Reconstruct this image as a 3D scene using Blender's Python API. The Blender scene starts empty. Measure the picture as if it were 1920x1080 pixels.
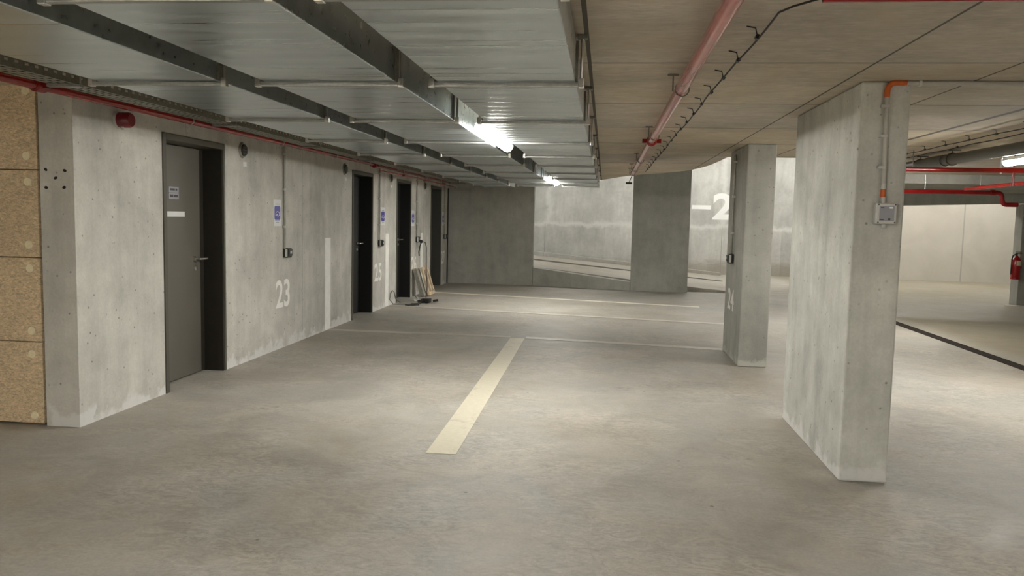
import bpy, bmesh, math, random
from mathutils import Vector, Matrix
random.seed(7)
PI = math.pi
C = bpy.context.scene.collection
scn = bpy.context.scene

# ------------------------------------------------------------------ camera
YAW, PITCH, ROLL, FPX = 0.1139, -0.0873, 0.0221, 1500.0
F = Vector((-math.sin(YAW)*math.cos(PITCH), math.cos(YAW)*math.cos(PITCH), math.sin(PITCH)))
R0 = Vector((math.cos(YAW), math.sin(YAW), 0)); U0 = R0.cross(F)
Rv = R0*math.cos(ROLL) + U0*math.sin(ROLL); Uv = -R0*math.sin(ROLL) + U0*math.cos(ROLL)
cd = bpy.data.cameras.new('camera'); cam = bpy.data.objects.new('camera', cd); C.objects.link(cam)
M = Matrix((Rv, Uv, -F)).transposed().to_4x4(); M.translation = Vector((0, 0, 1.5))
cam.matrix_world = M
cd.sensor_width = 36; cd.lens = FPX/1920*36; cd.clip_start = 0.05; cd.clip_end = 200
scn.camera = cam

# ------------------------------------------------------------------ world and exposure
w = bpy.data.worlds.new('world'); scn.world = w; w.use_nodes = True
w.node_tree.nodes['Background'].inputs[0].default_value = (0.9, 0.95, 1, 1)
w.node_tree.nodes['Background'].inputs[1].default_value = 0.05
scn.view_settings.view_transform = 'Standard'; scn.view_settings.look = 'None'
scn.view_settings.gamma = 1; scn.view_settings.use_curve_mapping = False
scn.view_settings.exposure = 2.15
LAMP = 32.0            # radiance of the fluorescent diffusers

# ------------------------------------------------------------------ materials
class NT:
    def __init__(s, name):
        s.m = bpy.data.materials.new(name); s.m.use_nodes = True
        s.t = s.m.node_tree; s.b = s.t.nodes['Principled BSDF']
    def n(s, typ, **kw):
        x = s.t.nodes.new(typ)
        for k, v in kw.items():
            if k in x.inputs.keys() if isinstance(k, str) else False: x.inputs[k].default_value = v
            else: setattr(x, k, v)
        return x
    def l(s, a, b): s.t.links.new(a, b)
    def coord(s, scale=(1, 1, 1), obj=True, loc=(0, 0, 0), rot=(0, 0, 0)):
        g = s.n('ShaderNodeNewGeometry') if not obj else s.n('ShaderNodeTexCoord')
        mp = s.n('ShaderNodeMapping'); mp.inputs['Scale'].default_value = scale
        mp.inputs['Location'].default_value = loc; mp.inputs['Rotation'].default_value = rot
        s.l(g.outputs['Position' if not obj else 'Object'], mp.inputs[0]); return mp.outputs[0]
    def noise(s, vec, scale, detail=4, rough=.55, dist=0):
        x = s.n('ShaderNodeTexNoise'); x.inputs['Scale'].default_value = scale
        x.inputs['Detail'].default_value = detail; x.inputs['Roughness'].default_value = rough
        x.inputs['Distortion'].default_value = dist
        s.l(vec, x.inputs['Vector']); return x.outputs['Fac']
    def ramp(s, fac, stops):
        x = s.n('ShaderNodeValToRGB'); e = x.color_ramp.elements
        while len(e) < len(stops): e.new(0.5)
        for i, (p, c) in enumerate(stops):
            e[i].position = p; e[i].color = (c, c, c, 1) if isinstance(c, (int, float)) else (*c, 1)
        s.l(fac, x.inputs[0]); return x.outputs[0]
    def mix(s, fac, a, b, typ='MIX'):
        x = s.n('ShaderNodeMix', data_type='RGBA', blend_type=typ)
        for sock, v in ((x.inputs[0], fac), (x.inputs[6], a), (x.inputs[7], b)):
            if isinstance(v, (int, float)): sock.default_value = v
            elif isinstance(v, tuple): sock.default_value = (*v, 1)
            else: s.l(v, sock)
        return x.outputs[2]
    def math(s, op, a, b=None, c=None):
        x = s.n('ShaderNodeMath', operation=op)
        for i, v in enumerate((a, b, c)):
            if v is None: continue
            if isinstance(v, (int, float)): x.inputs[i].default_value = v
            else: s.l(v, x.inputs[i])
        return x.outputs[0]
    def bump(s, h, strength=.3, dist=.01):
        x = s.n('ShaderNodeBump'); x.inputs['Strength'].default_value = strength
        x.inputs['Distance'].default_value = dist
        s.l(h, x.inputs['Height']); s.l(x.outputs[0], s.b.inputs['Normal']); return x
    def col(s, c):
        if isinstance(c, tuple): s.b.inputs['Base Color'].default_value = (*c, 1)
        else: s.l(c, s.b.inputs['Base Color'])
    def sep(s, vec):
        x = s.n('ShaderNodeSeparateXYZ'); s.l(vec, x.inputs[0]); return x.outputs

def k(c, f): return tuple(v*f for v in c)

def concrete(name, base, holes=0.5, streak='z', joints=(), rough=.82, contrast=1.0, foot=0.0):
    """cast concrete: cloudy tone, streaks, bug holes, a pale splashed foot"""
    t = NT(name); p = t.coord(obj=False)
    big = t.noise(p, .9, 5, .6, .4)
    med = t.noise(p, 5, 6, .62)
    sc = {'z': (7, 7, .7), 'x': (1.1, 9, 9), 'n': (3, 3, 3)}[streak]
    st = t.noise(t.coord(sc, False), 1.0, 5, .6)
    a = t.ramp(big, [(.28, k(base, 1-.26*contrast)), (.5, base), (.72, k(base, 1+.2*contrast))])
    a = t.mix(.75*contrast if contrast < 1.3 else 1, a, t.ramp(st, [(.3, .84), (.5, .98), (.7, 1.10)]), 'MULTIPLY')
    a = t.mix(.6, a, t.ramp(med, [(.3, .82), (.6, 1.08)]), 'MULTIPLY')
    fine = t.noise(p, 60, 3, .7)
    a = t.mix(.5, a, t.ramp(fine, [(.3, .85), (.7, 1.1)]), 'MULTIPLY')
    if holes:
        v = t.n('ShaderNodeTexVoronoi'); v.inputs['Scale'].default_value = 13
        t.l(p, v.inputs['Vector'])
        msk = t.ramp(v.outputs['Distance'], [(.06, 1), (.13, 0)])
        pick = t.ramp(t.n('ShaderNodeSeparateColor').outputs[0] if False else t.noise(p, 3.1, 3), [(.37, 0), (.47, 1)])
        msk = t.math('MULTIPLY', t.math('MULTIPLY', msk, pick), holes)
        a = t.mix(msk, a, k(base, .35))
    for ax, period, off, wd in joints:
        s = t.sep(p)[{'x': 0, 'y': 1, 'z': 2}[ax]]
        f = t.math('FRACT', t.math('DIVIDE', t.math('SUBTRACT', s, off-wd/2), period))
        j = t.math('LESS_THAN', f, wd/period)
        a = t.mix(t.math('MULTIPLY', j, .75), a, k(base, .3))
    if foot:
        z = t.sep(p)[2]
        edge = t.math('ADD', z, t.math('MULTIPLY', t.noise(p, 4.5, 4, .7), -.55))
        fm = t.ramp(edge, [(0.0, 1), (.06, 0)])
        fm2 = t.math('MULTIPLY', t.ramp(t.math('ADD', edge, .25), [(0, 1), (.06, 0)]), foot)
        a = t.mix(fm2, a, (min(base[0]*1.45, .7), min(base[1]*1.45, .69), min(base[2]*1.45, .67)))
    t.col(a)
    t.b.inputs['Roughness'].default_value = rough
    t.b.inputs['Specular IOR Level'].default_value = .3
    t.bump(t.math('ADD', t.math('MULTIPLY', med, .6), t.math('MULTIPLY', fine, .3)), .25, .008)
    return t.m

def plain(name, c, rough=.5, metal=0.0, spec=.5, var=.12, scale=14, bump=0.0, coat=0.0):
    t = NT(name); p = t.coord()
    n = t.noise(p, scale, 4, .6)
    t.col(t.ramp(n, [(.3, k(c, 1-var)), (.7, tuple(min(1, v*(1+var)) for v in c))]))
    t.b.inputs['Roughness'].default_value = rough; t.b.inputs['Metallic'].default_value = metal
    t.b.inputs['Specular IOR Level'].default_value = spec
    t.b.inputs['Coat Weight'].default_value = coat
    if bump: t.bump(n, bump, .003)
    return t.m

MAT = {}
MAT['wall'] = concrete('cast_concrete_wall', (.545, .53, .483), holes=.9, joints=(('y', 2.62, 9.1, .006),), foot=.85)
MAT['column'] = concrete('cast_concrete_column', (.54, .54, .495), holes=.8, foot=.7, contrast=1.25)
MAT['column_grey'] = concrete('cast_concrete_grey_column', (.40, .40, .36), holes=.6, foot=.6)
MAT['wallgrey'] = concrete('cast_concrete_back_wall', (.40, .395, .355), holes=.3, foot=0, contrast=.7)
def far_mat():
    t = NT('patched_far_wall_concrete'); p = t.coord(obj=False); base = (.56, .555, .52)
    sx = t.sep(p)
    n1 = t.noise(p, 1.3, 5, .6, .6); n2 = t.noise(t.coord((6, 6, 1.0), False), 1, 5, .65); n3 = t.noise(p, 12, 5, .7)
    a = t.ramp(n1, [(.3, k(base, .84)), (.7, k(base, 1.14))])
    a = t.mix(.55, a, t.ramp(n2, [(.3, .80), (.7, 1.14)]), 'MULTIPLY')
    a = t.mix(.5, a, t.ramp(n3, [(.3, .84), (.7, 1.08)]), 'MULTIPLY')
    # formwork panels each with a tone of their own
    row = t.math('GREATER_THAN', sx[2], 1.36)
    cx = t.math('FLOOR', t.math('DIVIDE', t.math('ADD', sx[0], t.math('MULTIPLY', row, .35)), 1.25))
    wn = t.n('ShaderNodeTexWhiteNoise', noise_dimensions='1D'); t.l(t.math('ADD', cx, t.math('MULTIPLY', row, 7.3)), wn.inputs['W'])
    a = t.mix(1.0, a, t.ramp(wn.outputs[0], [(0, .86), (1, 1.05)]), 'MULTIPLY')
    # pale smeared filler along the construction joint and some verticals
    wob = t.math('MULTIPLY', t.math('SUBTRACT', t.noise(p, 2.5, 5, .7), .5), .45)
    dz = t.math('ABSOLUTE', t.math('ADD', t.math('SUBTRACT', sx[2], 1.36), wob))
    m = t.ramp(dz, [(.02, .65), (.11, 0)])
    fx = t.math('ABSOLUTE', t.math('SUBTRACT', t.math('FRACT', t.math('DIVIDE', t.math('ADD', t.math('ADD', sx[0], wob), .4), 2.5)), .5))
    m2 = t.math('MULTIPLY', t.ramp(fx, [(.012, .6), (.05, 0)]), row)
    lft = t.math('LESS_THAN', sx[0], 5.6)
    m = t.math('MULTIPLY', m, lft); m2 = t.math('MULTIPLY', m2, lft)
    a = t.mix(t.math('MAXIMUM', m, m2), a, (.74, .735, .70))
    # fine dark joints
    fj = t.math('LESS_THAN', t.math('FRACT', t.math('DIVIDE', t.math('SUBTRACT', sx[0], .78), 2.55)), .007)
    a = t.mix(t.math('MULTIPLY', t.math('MULTIPLY', fj, t.math('SUBTRACT', 1, row)), .6), a, k(base, .4))
    # brown splash dirt at the foot
    e = t.math('ADD', sx[2], t.math('MULTIPLY', t.noise(t.coord((1.5, 1.5, 9), False), 1.5, 5, .7), -.5))
    a = t.mix(t.ramp(e, [(-.05, .6), (.22, 0)]), a, (.30, .265, .21))
    rgt = t.math('SUBTRACT', 1, lft)
    plainr = t.mix(.5, (.60, .56, .49), t.ramp(n1, [(.3, (.50, .465, .40)), (.7, (.66, .62, .55))]))
    j2 = t.math('LESS_THAN', t.math('ABSOLUTE', t.math('SUBTRACT', sx[0], 9.9)), .018)
    plainr = t.mix(t.math('MULTIPLY', j2, .5), plainr, k(base, .5))
    a = t.mix(rgt, a, plainr)
    t.col(a); t.b.inputs['Roughness'].default_value = .85; t.b.inputs['Specular IOR Level'].default_value = .25
    t.bump(n3, .25, .008); return t.m
MAT['far'] = far_mat()
MAT['ceil'] = concrete('board_marked_soffit', (.30, .245, .185), holes=.0, streak='x',
                       joints=(('y', 1.5, 4.57, .013), ('x', .87, 2.15, .010)), contrast=.75, rough=.9)
# x joints only to the right of the column line
def ceiling_mat():
    t = NT('board_marked_soffit_panels'); p = t.coord(obj=False); base = (.52, .465, .385)
    sx = t.sep(p)
    big = t.noise(p, .8, 5, .6, .5); med = t.noise(t.coord((1.6, 4, 4), False), 3.0, 6, .65)
    fine = t.noise(t.coord((14, 34, 34), False), 1.2, 4, .6)
    a = t.ramp(big, [(.3, k(base, .74)), (.7, k(base, 1.22))])
    a = t.mix(.7, a, t.ramp(med, [(.3, .82), (.5, 1), (.7, 1.12)]), 'MULTIPLY')
    a = t.mix(.6, a, t.ramp(fine, [(.3, .78), (.7, 1.14)]), 'MULTIPLY')
    st = t.noise(p, 1.7, 6, .7, 1.0)
    a = t.mix(t.ramp(st, [(.45, 0), (.65, .6)]), a, (.47, .405, .285))
    dk = t.noise(t.coord((2.5, 9, 9), False), 2.5, 4, .75)
    a = t.mix(t.ramp(dk, [(.60, 0), (.70, .55)]), a, k(base, .6))
    # each plywood panel has its own tone
    cell = t.math('FLOOR', t.math('DIVIDE', t.math('SUBTRACT', sx[1], 4.255), 1.445))
    wn = t.n('ShaderNodeTexWhiteNoise', noise_dimensions='1D'); t.l(cell, wn.inputs['W'])
    a = t.mix(1.0, a, t.ramp(wn.outputs[0], [(0, (.93, .93, .97)), (1, (1.08, 1.05, .98))]), 'MULTIPLY')
    f = t.math('FRACT', t.math('DIVIDE', t.math('SUBTRACT', sx[1], 4.246), 1.445))
    j = t.math('LESS_THAN', f, .0125)
    for xx, wd in ((1.315, .013), (2.0, .014), (2.79, .045), (-.107, .02)):  # the strip beside the ducts paints a shadow edge; the others are joints
        q = t.math('LESS_THAN', t.math('ABSOLUTE', t.math('SUBTRACT', sx[0], xx)), wd/2)
        j = t.math('MAXIMUM', j, q)
    a = t.mix(t.math('MULTIPLY', j, .9), a, k(base, .16))
    t.col(a); t.b.inputs['Roughness'].default_value = .88; t.b.inputs['Specular IOR Level'].default_value = .25
    t.bump(t.math('ADD', med, fine), .3, .006)
    return t.m
MAT['ceil'] = ceiling_mat()

def floor_mat():
    t = NT('worn_concrete_floor'); p = t.coord(obj=False); base = (.385, .35, .295)
    big = t.noise(p, .42, 6, .62, .6); med = t.noise(p, 2.0, 7, .7, 1.0)
    patch = t.noise(p, 1.0, 6, .66, 1.2)
    sw = t.noise(t.coord((1, 2.0, 1), False, rot=(0, 0, .5)), 6.5, 6, .72, 2.6)
    swm = t.ramp(t.noise(p, .8, 4, .6, .5), [(.42, .15), (.62, .9)])
    fine = t.noise(p, 55, 4, .75)
    a = t.ramp(big, [(.32, (.305, .272, .22)), (.5, base), (.68, (.45, .42, .37))])
    a = t.mix(t.ramp(patch, [(.42, 0), (.6, .7)]), a, (.375, .365, .33))
    a = t.mix(.85, a, t.ramp(med, [(.28, .74), (.5, 1.0), (.72, 1.22)]), 'MULTIPLY')
    a = t.mix(swm, a, t.ramp(sw, [(.38, .78), (.5, 1), (.6, 1.18)]), 'MULTIPLY')
    a = t.mix(.55, a, t.ramp(fine, [(.3, .78), (.7, 1.15)]), 'MULTIPLY')
    # dark scuffs and dropped specks
    sp = t.noise(p, 1.1, 5, .8, .2); sp2 = t.noise(p, 15, 5, .75)
    m = t.math('MULTIPLY', t.ramp(sp, [(.56, 0), (.68, 1)]), t.ramp(sp2, [(.48, 0), (.6, 1)]))
    a = t.mix(t.math('MULTIPLY', m, .6), a, k(base, .45))
    v = t.n('ShaderNodeTexVoronoi'); v.inputs['Scale'].default_value = 2.2; t.l(p, v.inputs['Vector'])
    wob = t.math('ADD', v.outputs['Distance'], t.math('MULTIPLY', t.noise(p, 30, 3), .03))
    a = t.mix(t.ramp(wob, [(.030, .8), (.045, 0)]), a, k(base, .3))
    # darker yellow-brown tint of the bay right of the drain
    x = t.sep(p)[0]
    yb = t.math('MULTIPLY', t.ramp(t.math('MULTIPLY', x, .1), [(.46, 0), (.5, 1)]), t.ramp(big, [(.35, .35), (.6, .85)]))
    a = t.mix(yb, a, (.255, .22, .145))
    t.col(a)
    t.l(t.ramp(med, [(.3, .48), (.7, .7)]), t.b.inputs['Roughness'])
    t.b.inputs['Specular IOR Level'].default_value = .5
    t.bump(t.math('ADD', sw, t.math('MULTIPLY', fine, .4)), .18, .006)
    return t.m
MAT['floor'] = floor_mat()

def steel(name, c=(.52, .565, .58), rough=.30, ribs=True):
    t = NT(name); p = t.coord(obj=False)
    n = t.noise(t.coord((.6, 26, 26), False), 1.0, 3, .6)
    big = t.noise(p, 1.1, 3, .5)
    t.col(t.ramp(t.math('ADD', t.math('MULTIPLY', n, .45), t.math('MULTIPLY', big, .55)),
                 [(.35, k(c, .88)), (.65, k(c, 1.1))]))
    t.b.inputs['Metallic'].default_value = 1.0
    t.l(t.ramp(n, [(.3, rough-.05), (.7, rough+.12)]), t.b.inputs['Roughness'])
    if ribs:
        y = t.sep(p)[1]
        r = t.math('SINE', t.math('MULTIPLY', y, 2*PI/.16))
        h = t.math('ADD', t.math('MULTIPLY', r, .5), t.math('MULTIPLY', n, .5))
        t.bump(h, .22, .008)
    else: t.bump(n, .1, .004)
    return t.m
MAT['duct'] = steel('galvanised_sheet_steel')
MAT['zinc'] = plain('zinc_plated_steel', (.36, .36, .345), .35, .9, var=.15, scale=40)
MAT['darkzinc'] = plain('dull_galvanised_steel', (.17, .165, .135), .5, .55, var=.2, scale=30)
MAT['tray'] = plain('galvanised_tray_steel', (.26, .255, .22), .5, .5, var=.15, scale=30)
MAT['red'] = plain('glossy_red_pipe_paint', (.28, .006, .004), .2, 0, .5, var=.1, scale=6, coat=.15)
MAT['redpink'] = plain('dusty_red_pipe_paint', (.50, .12, .10), .25, 0, .5, var=.12, scale=6, coat=.4)
MAT['darkred'] = plain('dark_red_coupling_paint', (.20, .005, .006), .3, 0, .5, var=.15)
MAT['door'] = plain('grey_brown_door_paint', (.115, .105, .085), .42, 0, .5, var=.05, scale=3)
MAT['doordark'] = plain('shaded_door_paint', (.009, .009, .0085), .6, 0, .4, var=.08, scale=4)  # same paint as the first door, with shade put into the colour
MAT['doormid'] = plain('half_shaded_door_paint', (.06, .06, .052), .5, 0, .4, var=.08, scale=4)  # fourth door: the common door paint, partly darkened in place of shade
MAT['frame'] = plain('door_frame_paint', (.085, .078, .060), .45, 0, .4, var=.06, scale=5)
MAT['reveal'] = plain('dark_reveal_lining', (.022, .019, .014), .6, 0, .3, var=.1, scale=5)
MAT['black'] = plain('black_plastic', (.015, .015, .015), .4, 0, .5, var=.2)
MAT['rubber'] = plain('black_rubber_cable', (.02, .019, .016), .6, 0, .4, var=.2)
MAT['drain'] = plain('dark_dirty_drain_grate', (.03, .024, .02), .85, 0, .1, var=.3)
MAT['greyplastic'] = plain('light_grey_plastic', (.56, .56, .53), .5, 0, .4, var=.05, scale=20)
MAT['labelgrey'] = plain('blue_grey_label_film', (.30, .30, .33), .4, 0, .4, var=.04)
MAT['pvc'] = plain('pale_grey_conduit_plastic', (.50, .49, .45), .5, 0, .4, var=.06, scale=10)
MAT['conduit'] = plain('steel_conduit', (.30, .29, .25), .4, .4, var=.1, scale=20)
MAT['orange'] = plain('orange_plastic', (.62, .13, .025), .45, 0, .4, var=.12, scale=25)
MAT['paper'] = plain('white_laminated_paper', (.72, .72, .72), .4, 0, .5, var=.03, scale=8)
MAT['blue'] = plain('blue_sign_print', (.06, .055, .33), .4, 0, .5, var=.15, scale=60)
MAT['ltblue'] = plain('pale_blue_sign_print', (.30, .40, .66), .4, 0, .5, var=.05)
MAT['ink'] = plain('dark_print', (.05, .05, .06), .5)
MAT['silver'] = plain('brushed_aluminium', (.60, .58, .54), .28, .95, var=.05, scale=30)
MAT['pipegrey'] = plain('grey_drain_pipe_plastic', (.13, .125, .11), .38, 0, .5, var=.08, scale=5)
MAT['wood'] = plain('raw_pine_wood', (.62, .49, .34), .7, 0, .3, var=.25, scale=9)
MAT['greyboard'] = plain('grey_weathered_board', (.30, .29, .25), .8, 0, .2, var=.2, scale=9)
MAT['cyl'] = plain('red_extinguisher_enamel', (.42, .012, .014), .22, 0, .5, var=.05, coat=.4)
MAT['disc'] = plain('cream_plastic_fixing_disc', (.85, .76, .53), .55, 0, .3, var=.08, scale=60)
MAT['siren'] = plain('dark_red_plastic', (.16, .003, .009), .3, 0, .5, var=.15, coat=.3)

def wood_wool():
    t = NT('pressed_wood_fibre_board'); p = t.coord(obj=False); base = (.76, .59, .385)
    a1 = t.noise(t.coord((14, 14, 30), False), 1.6, 5, .7, 1.5)
    a2 = t.noise(t.coord((70, 70, 120), False), 1.0, 4, .8)
    big = t.noise(p, 1.2, 3, .5)
    v = t.n('ShaderNodeTexVoronoi'); v.inputs['Scale'].default_value = 55; t.l(t.coord((.5, .5, 1), False), v.inputs['Vector'])
    a = t.ramp(big, [(.3, k(base, .92)), (.7, k(base, 1.1))])
    a = t.mix(.6, a, t.ramp(a1, [(.38, .55), (.5, 1), (.62, 1.22)]), 'MULTIPLY')
    a = t.mix(.7, a, t.ramp(a2, [(.3, .62), (.7, 1.22)]), 'MULTIPLY')
    a = t.mix(.35, a, t.ramp(v.outputs['Distance'], [(0, 1.2), (.6, .7)]), 'MULTIPLY')
    t.col(a); t.b.inputs['Roughness'].default_value = .9; t.b.inputs['Specular IOR Level'].default_value = .15
    t.bump(t.math('ADD', a1, a2), .6, .006); return t.m
MAT['woodwool'] = wood_wool()

def road_paint(name, c, wear):
    t = NT(name); p = t.coord(obj=False)
    n = t.noise(p, 7, 7, .75, .8); m = t.noise(p, 1.6, 4, .6)
    fac = t.ramp(t.math('ADD', t.math('MULTIPLY', n, .6), t.math('MULTIPLY', m, .4)), [(wear-.08, 0), (wear+.08, 1)])
    a = t.mix(fac, (.38, .345, .29), c)
    t.col(t.mix(.4, a, t.ramp(t.noise(p, 30, 3), [(.3, .85), (.7, 1.08)]), 'MULTIPLY'))
    t.b.inputs['Roughness'].default_value = .5; return t.m
MAT['cream'] = road_paint('cream_floor_paint', (.62, .575, .45), .39)
MAT['worn'] = road_paint('worn_pale_floor_paint', (.52, .49, .43), .42)
MAT['fresh'] = road_paint('pale_floor_paint', (.78, .74, .63), .34)
MAT['white'] = plain('white_wall_paint', (.88, .87, .83), .6, 0, .3, var=.06, scale=12)
MAT['whitebright'] = plain('bright_white_wall_paint', (.92, .92, .90), .6, 0, .3, var=.02, scale=3)
t = NT('fluorescent_diffuser'); t.col((.9, .9, .9))
t.b.inputs['Emission Color'].default_value = (1.0, .975, .91, 1); t.b.inputs['Emission Strength'].default_value = LAMP
MAT['lamp'] = t.m
t = NT('added_ramp_light'); t.col((.9, .9, .9))
t.b.inputs['Emission Color'].default_value = (1.0, .98, .92, 1); t.b.inputs['Emission Strength'].default_value = LAMP*1.35  # emission of the added lamps over the ramp
MAT['lampramp'] = t.m
t = NT('fluorescent_end_cap'); t.col((.9, .9, .9))
t.b.inputs['Emission Color'].default_value = (1.0, .95, .85, 1); t.b.inputs['Emission Strength'].default_value = 1.2
MAT['lampcap'] = t.m
t = NT('fluorescent_diffuser_near'); t.col((.9, .9, .9))
t.b.inputs['Emission Color'].default_value = (1.0, .975, .91, 1); t.b.inputs['Emission Strength'].default_value = LAMP*1.6
MAT['lampnear'] = t.m
t = NT('added_left_fill_light'); t.col((.9, .9, .9))
t.b.inputs['Emission Color'].default_value = (1.0, .965, .88, 1); t.b.inputs['Emission Strength'].default_value = LAMP*3.0  # strong emission of the added fill lamp at the left
MAT['lampleft'] = t.m
MAT['lampbody'] = plain('lamp_housing_plastic', (.6, .6, .57), .4, 0, .5, var=.03)

# ------------------------------------------------------------------ mesh helpers
class MB:
    def __init__(s): s.bm = bmesh.new()
    def box(s, x0, x1, y0, y1, z0, z1):
        v = [s.bm.verts.new((x, y, z)) for x in (x0, x1) for y in (y0, y1) for z in (z0, z1)]
        for f in ((0, 1, 3, 2), (4, 6, 7, 5), (0, 4, 5, 1), (2, 3, 7, 6), (0, 2, 6, 4), (1, 5, 7, 3)):
            s.bm.faces.new([v[i] for i in f])
        return s
    def hexa(s, pts):      # pts: 4 bottom then 4 top
        v = [s.bm.verts.new(p) for p in pts]
        for f in ((3, 2, 1, 0), (4, 5, 6, 7), (0, 1, 5, 4), (1, 2, 6, 5), (2, 3, 7, 6), (3, 0, 4, 7)):
            s.bm.faces.new([v[i] for i in f])
        return s
    def prism(s, poly, a, b, axis='z'):    # poly extruded between a and b on axis
        def P(p, c):
            return {'z': (p[0], p[1], c), 'y': (p[0], c, p[1]), 'x': (c, p[0], p[1])}[axis]
        lo = [s.bm.verts.new(P(p, a)) for p in poly]; hi = [s.bm.verts.new(P(p, b)) for p in poly]
        n = len(poly); s.bm.faces.new(lo[::-1]); s.bm.faces.new(hi)
        for i in range(n): s.bm.faces.new((lo[i], lo[(i+1) % n], hi[(i+1) % n], hi[i]))
        return s
    def tube(s, pts, r, seg=12, cap=True):
        pts = [Vector(p) for p in pts]; rs = r if isinstance(r, (list, tuple)) else [r]*len(pts)
        rings = []; up = None
        for i, p in enumerate(pts):
            d = (pts[min(i+1, len(pts)-1)] - pts[max(i-1, 0)]).normalized()
            if up is None:
                up = Vector((0, 0, 1)) if abs(d.z) < .9 else Vector((1, 0, 0))
            a = d.cross(up).normalized(); up = a.cross(d).normalized()
            rings.append([s.bm.verts.new(p + (a*math.cos(2*PI*j/seg) + up*math.sin(2*PI*j/seg))*rs[i]) for j in range(seg)])
        for A, B in zip(rings, rings[1:]):
            for j in range(seg): s.bm.faces.new((A[j], A[(j+1) % seg], B[(j+1) % seg], B[j]))
        if cap: s.bm.faces.new(rings[0][::-1]); s.bm.faces.new(rings[-1])
        return s
    def build(s, name, mat, parent=None, smooth=False, bevel=0, loc=None):
        bmesh.ops.recalc_face_normals(s.bm, faces=s.bm.faces)
        me = bpy.data.meshes.new(name); s.bm.to_mesh(me); s.bm.free()
        me.materials.append(MAT[mat] if isinstance(mat, str) else mat)
        if smooth:
            for p in me.polygons: p.use_smooth = True
        o = bpy.data.objects.new(name, me); C.objects.link(o)
        if loc: o.location = loc
        if parent:
            o.parent = parent
        if smooth:
            try:
                me.set_sharp_from_angle(angle=.7)
            except Exception: pass
        if bevel:
            b = o.modifiers.new('bevel', 'BEVEL'); b.width = bevel; b.segments = 2; b.limit_method = 'ANGLE'
        return o

def empty(name, loc, label, cat, group=None, rz=0):
    o = bpy.data.objects.new(name, None); C.objects.link(o); o.location = loc; o.rotation_euler.z = rz
    o.empty_display_size = .1
    o['label'] = label; o['category'] = cat
    if group: o['group'] = group
    return o
def tag(o, label, cat, group=None):
    o['label'] = label; o['category'] = cat
    if group: o['group'] = group
    return o
def struct(o): o['kind'] = 'structure'; return o
def arc(c, r, a0, a1, n, plane='xz'):
    out = []
    for i in range(n+1):
        a = a0 + (a1-a0)*i/n; u, v = math.cos(a)*r, math.sin(a)*r
        out.append({'xz': (c[0]+u, c[1], c[2]+v), 'xy': (c[0]+u, c[1]+v, c[2]), 'yz': (c[0], c[1]+u, c[2]+v)}[plane])
    return out
def dup(root, loc, label=None):
    r = root.copy(); C.objects.link(r); r.location = loc
    if label: r['label'] = label
    for ch in list(root.children):
        c = ch.copy(); C.objects.link(c); c.parent = r
        for g in ch.children:
            d = g.copy(); C.objects.link(d); d.parent = c
    return r

def text_mesh(s, h, bold=.02):
    cu = bpy.data.curves.new('txt', 'FONT'); cu.body = s; cu.size = 1; cu.offset = bold; cu.extrude = .004
    ob = bpy.data.objects.new('txt', cu); C.objects.link(ob)
    dg = bpy.context.evaluated_depsgraph_get(); dg.update()
    me = bpy.data.meshes.new_from_object(ob.evaluated_get(dg))
    bpy.data.objects.remove(ob); bpy.data.curves.remove(cu)
    xs = [v.co.x for v in me.vertices]; ys = [v.co.y for v in me.vertices]
    x0, x1, y0, y1 = min(xs), max(xs), min(ys), max(ys)
    for v in me.vertices:
        v.co.x = (v.co.x-x0)/(x1-x0); v.co.y = (v.co.y-y0)/(y1-y0)
    return me

# ------------------------------------------------------------------ setting
XW, CZ = -3.54, 2.31
struct(MB().box(-7, 16, -7, 24, -.2, 0).build('floor', 'floor'))
# ceiling slab: its far edge follows the curved edge of the ramp well
edge = [(-.145, 17.95), (-.14, 16.7), (.10, 15.75), (.34, 14.95), (.62, 14.35), (.92, 13.85), (1.12, 13.45), (1.28, 13.0), (1.38, 12.45),
        (1.45, 11.8), (1.475, 11.0), (1.48, 10.25), (3.6, 10.25), (3.6, 13.1), (16, 13.1)]
struct(MB().prism([(-7, -7)] + [(-7, 17.9)] + edge + [(16, -7)], CZ, CZ+.3).build('ceiling', 'ceil'))
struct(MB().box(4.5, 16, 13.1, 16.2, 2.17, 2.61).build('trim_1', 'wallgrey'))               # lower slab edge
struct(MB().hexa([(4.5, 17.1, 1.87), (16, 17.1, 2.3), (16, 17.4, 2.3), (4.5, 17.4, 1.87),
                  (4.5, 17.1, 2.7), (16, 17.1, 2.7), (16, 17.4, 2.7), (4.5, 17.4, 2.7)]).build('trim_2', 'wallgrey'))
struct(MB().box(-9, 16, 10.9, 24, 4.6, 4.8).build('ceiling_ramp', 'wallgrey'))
struct(MB().box(-9, 16, 23.6, 23.9, 0, 4.6).build('wall_far', 'far'))
struct(MB().box(15.8, 16.1, -7, 24, 0, 4.6).build('wall_right', 'wall'))
struct(MB().box(-7, 16, -7.2, -7, 0, CZ).build('wall_front', 'wall'))
struct(MB().box(-7.2, -7, -7, 5.1, 0, CZ).build('wall_side', 'wall'))
struct(MB().box(-9.2, -9, 17.9, 23.6, 0, 4.6).build('wall_ramp', 'wall'))

# left wall, four door openings
DO = [(6.10, 7.16), (10.95, 11.97), (13.37, 14.40), (16.07, 17.12)]
mb = MB(); ys = [5.02] + [v for d in DO for v in d] + [18.0]
for a, b in zip(ys[0::2], ys[1::2]): mb.box(-3.785, XW, a, b, 0, CZ)
for a, b in DO: mb.box(-3.785, XW, a, b, 2.125, CZ)
mb.box(-3.9, -3.785, 5.16, 18, 0, CZ)
struct(mb.build('wall_left', 'wall'))
struct(MB().box(-7, -3.80, 5.16, 5.3, 0, CZ).build('wall_niche', 'wallgrey'))

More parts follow.
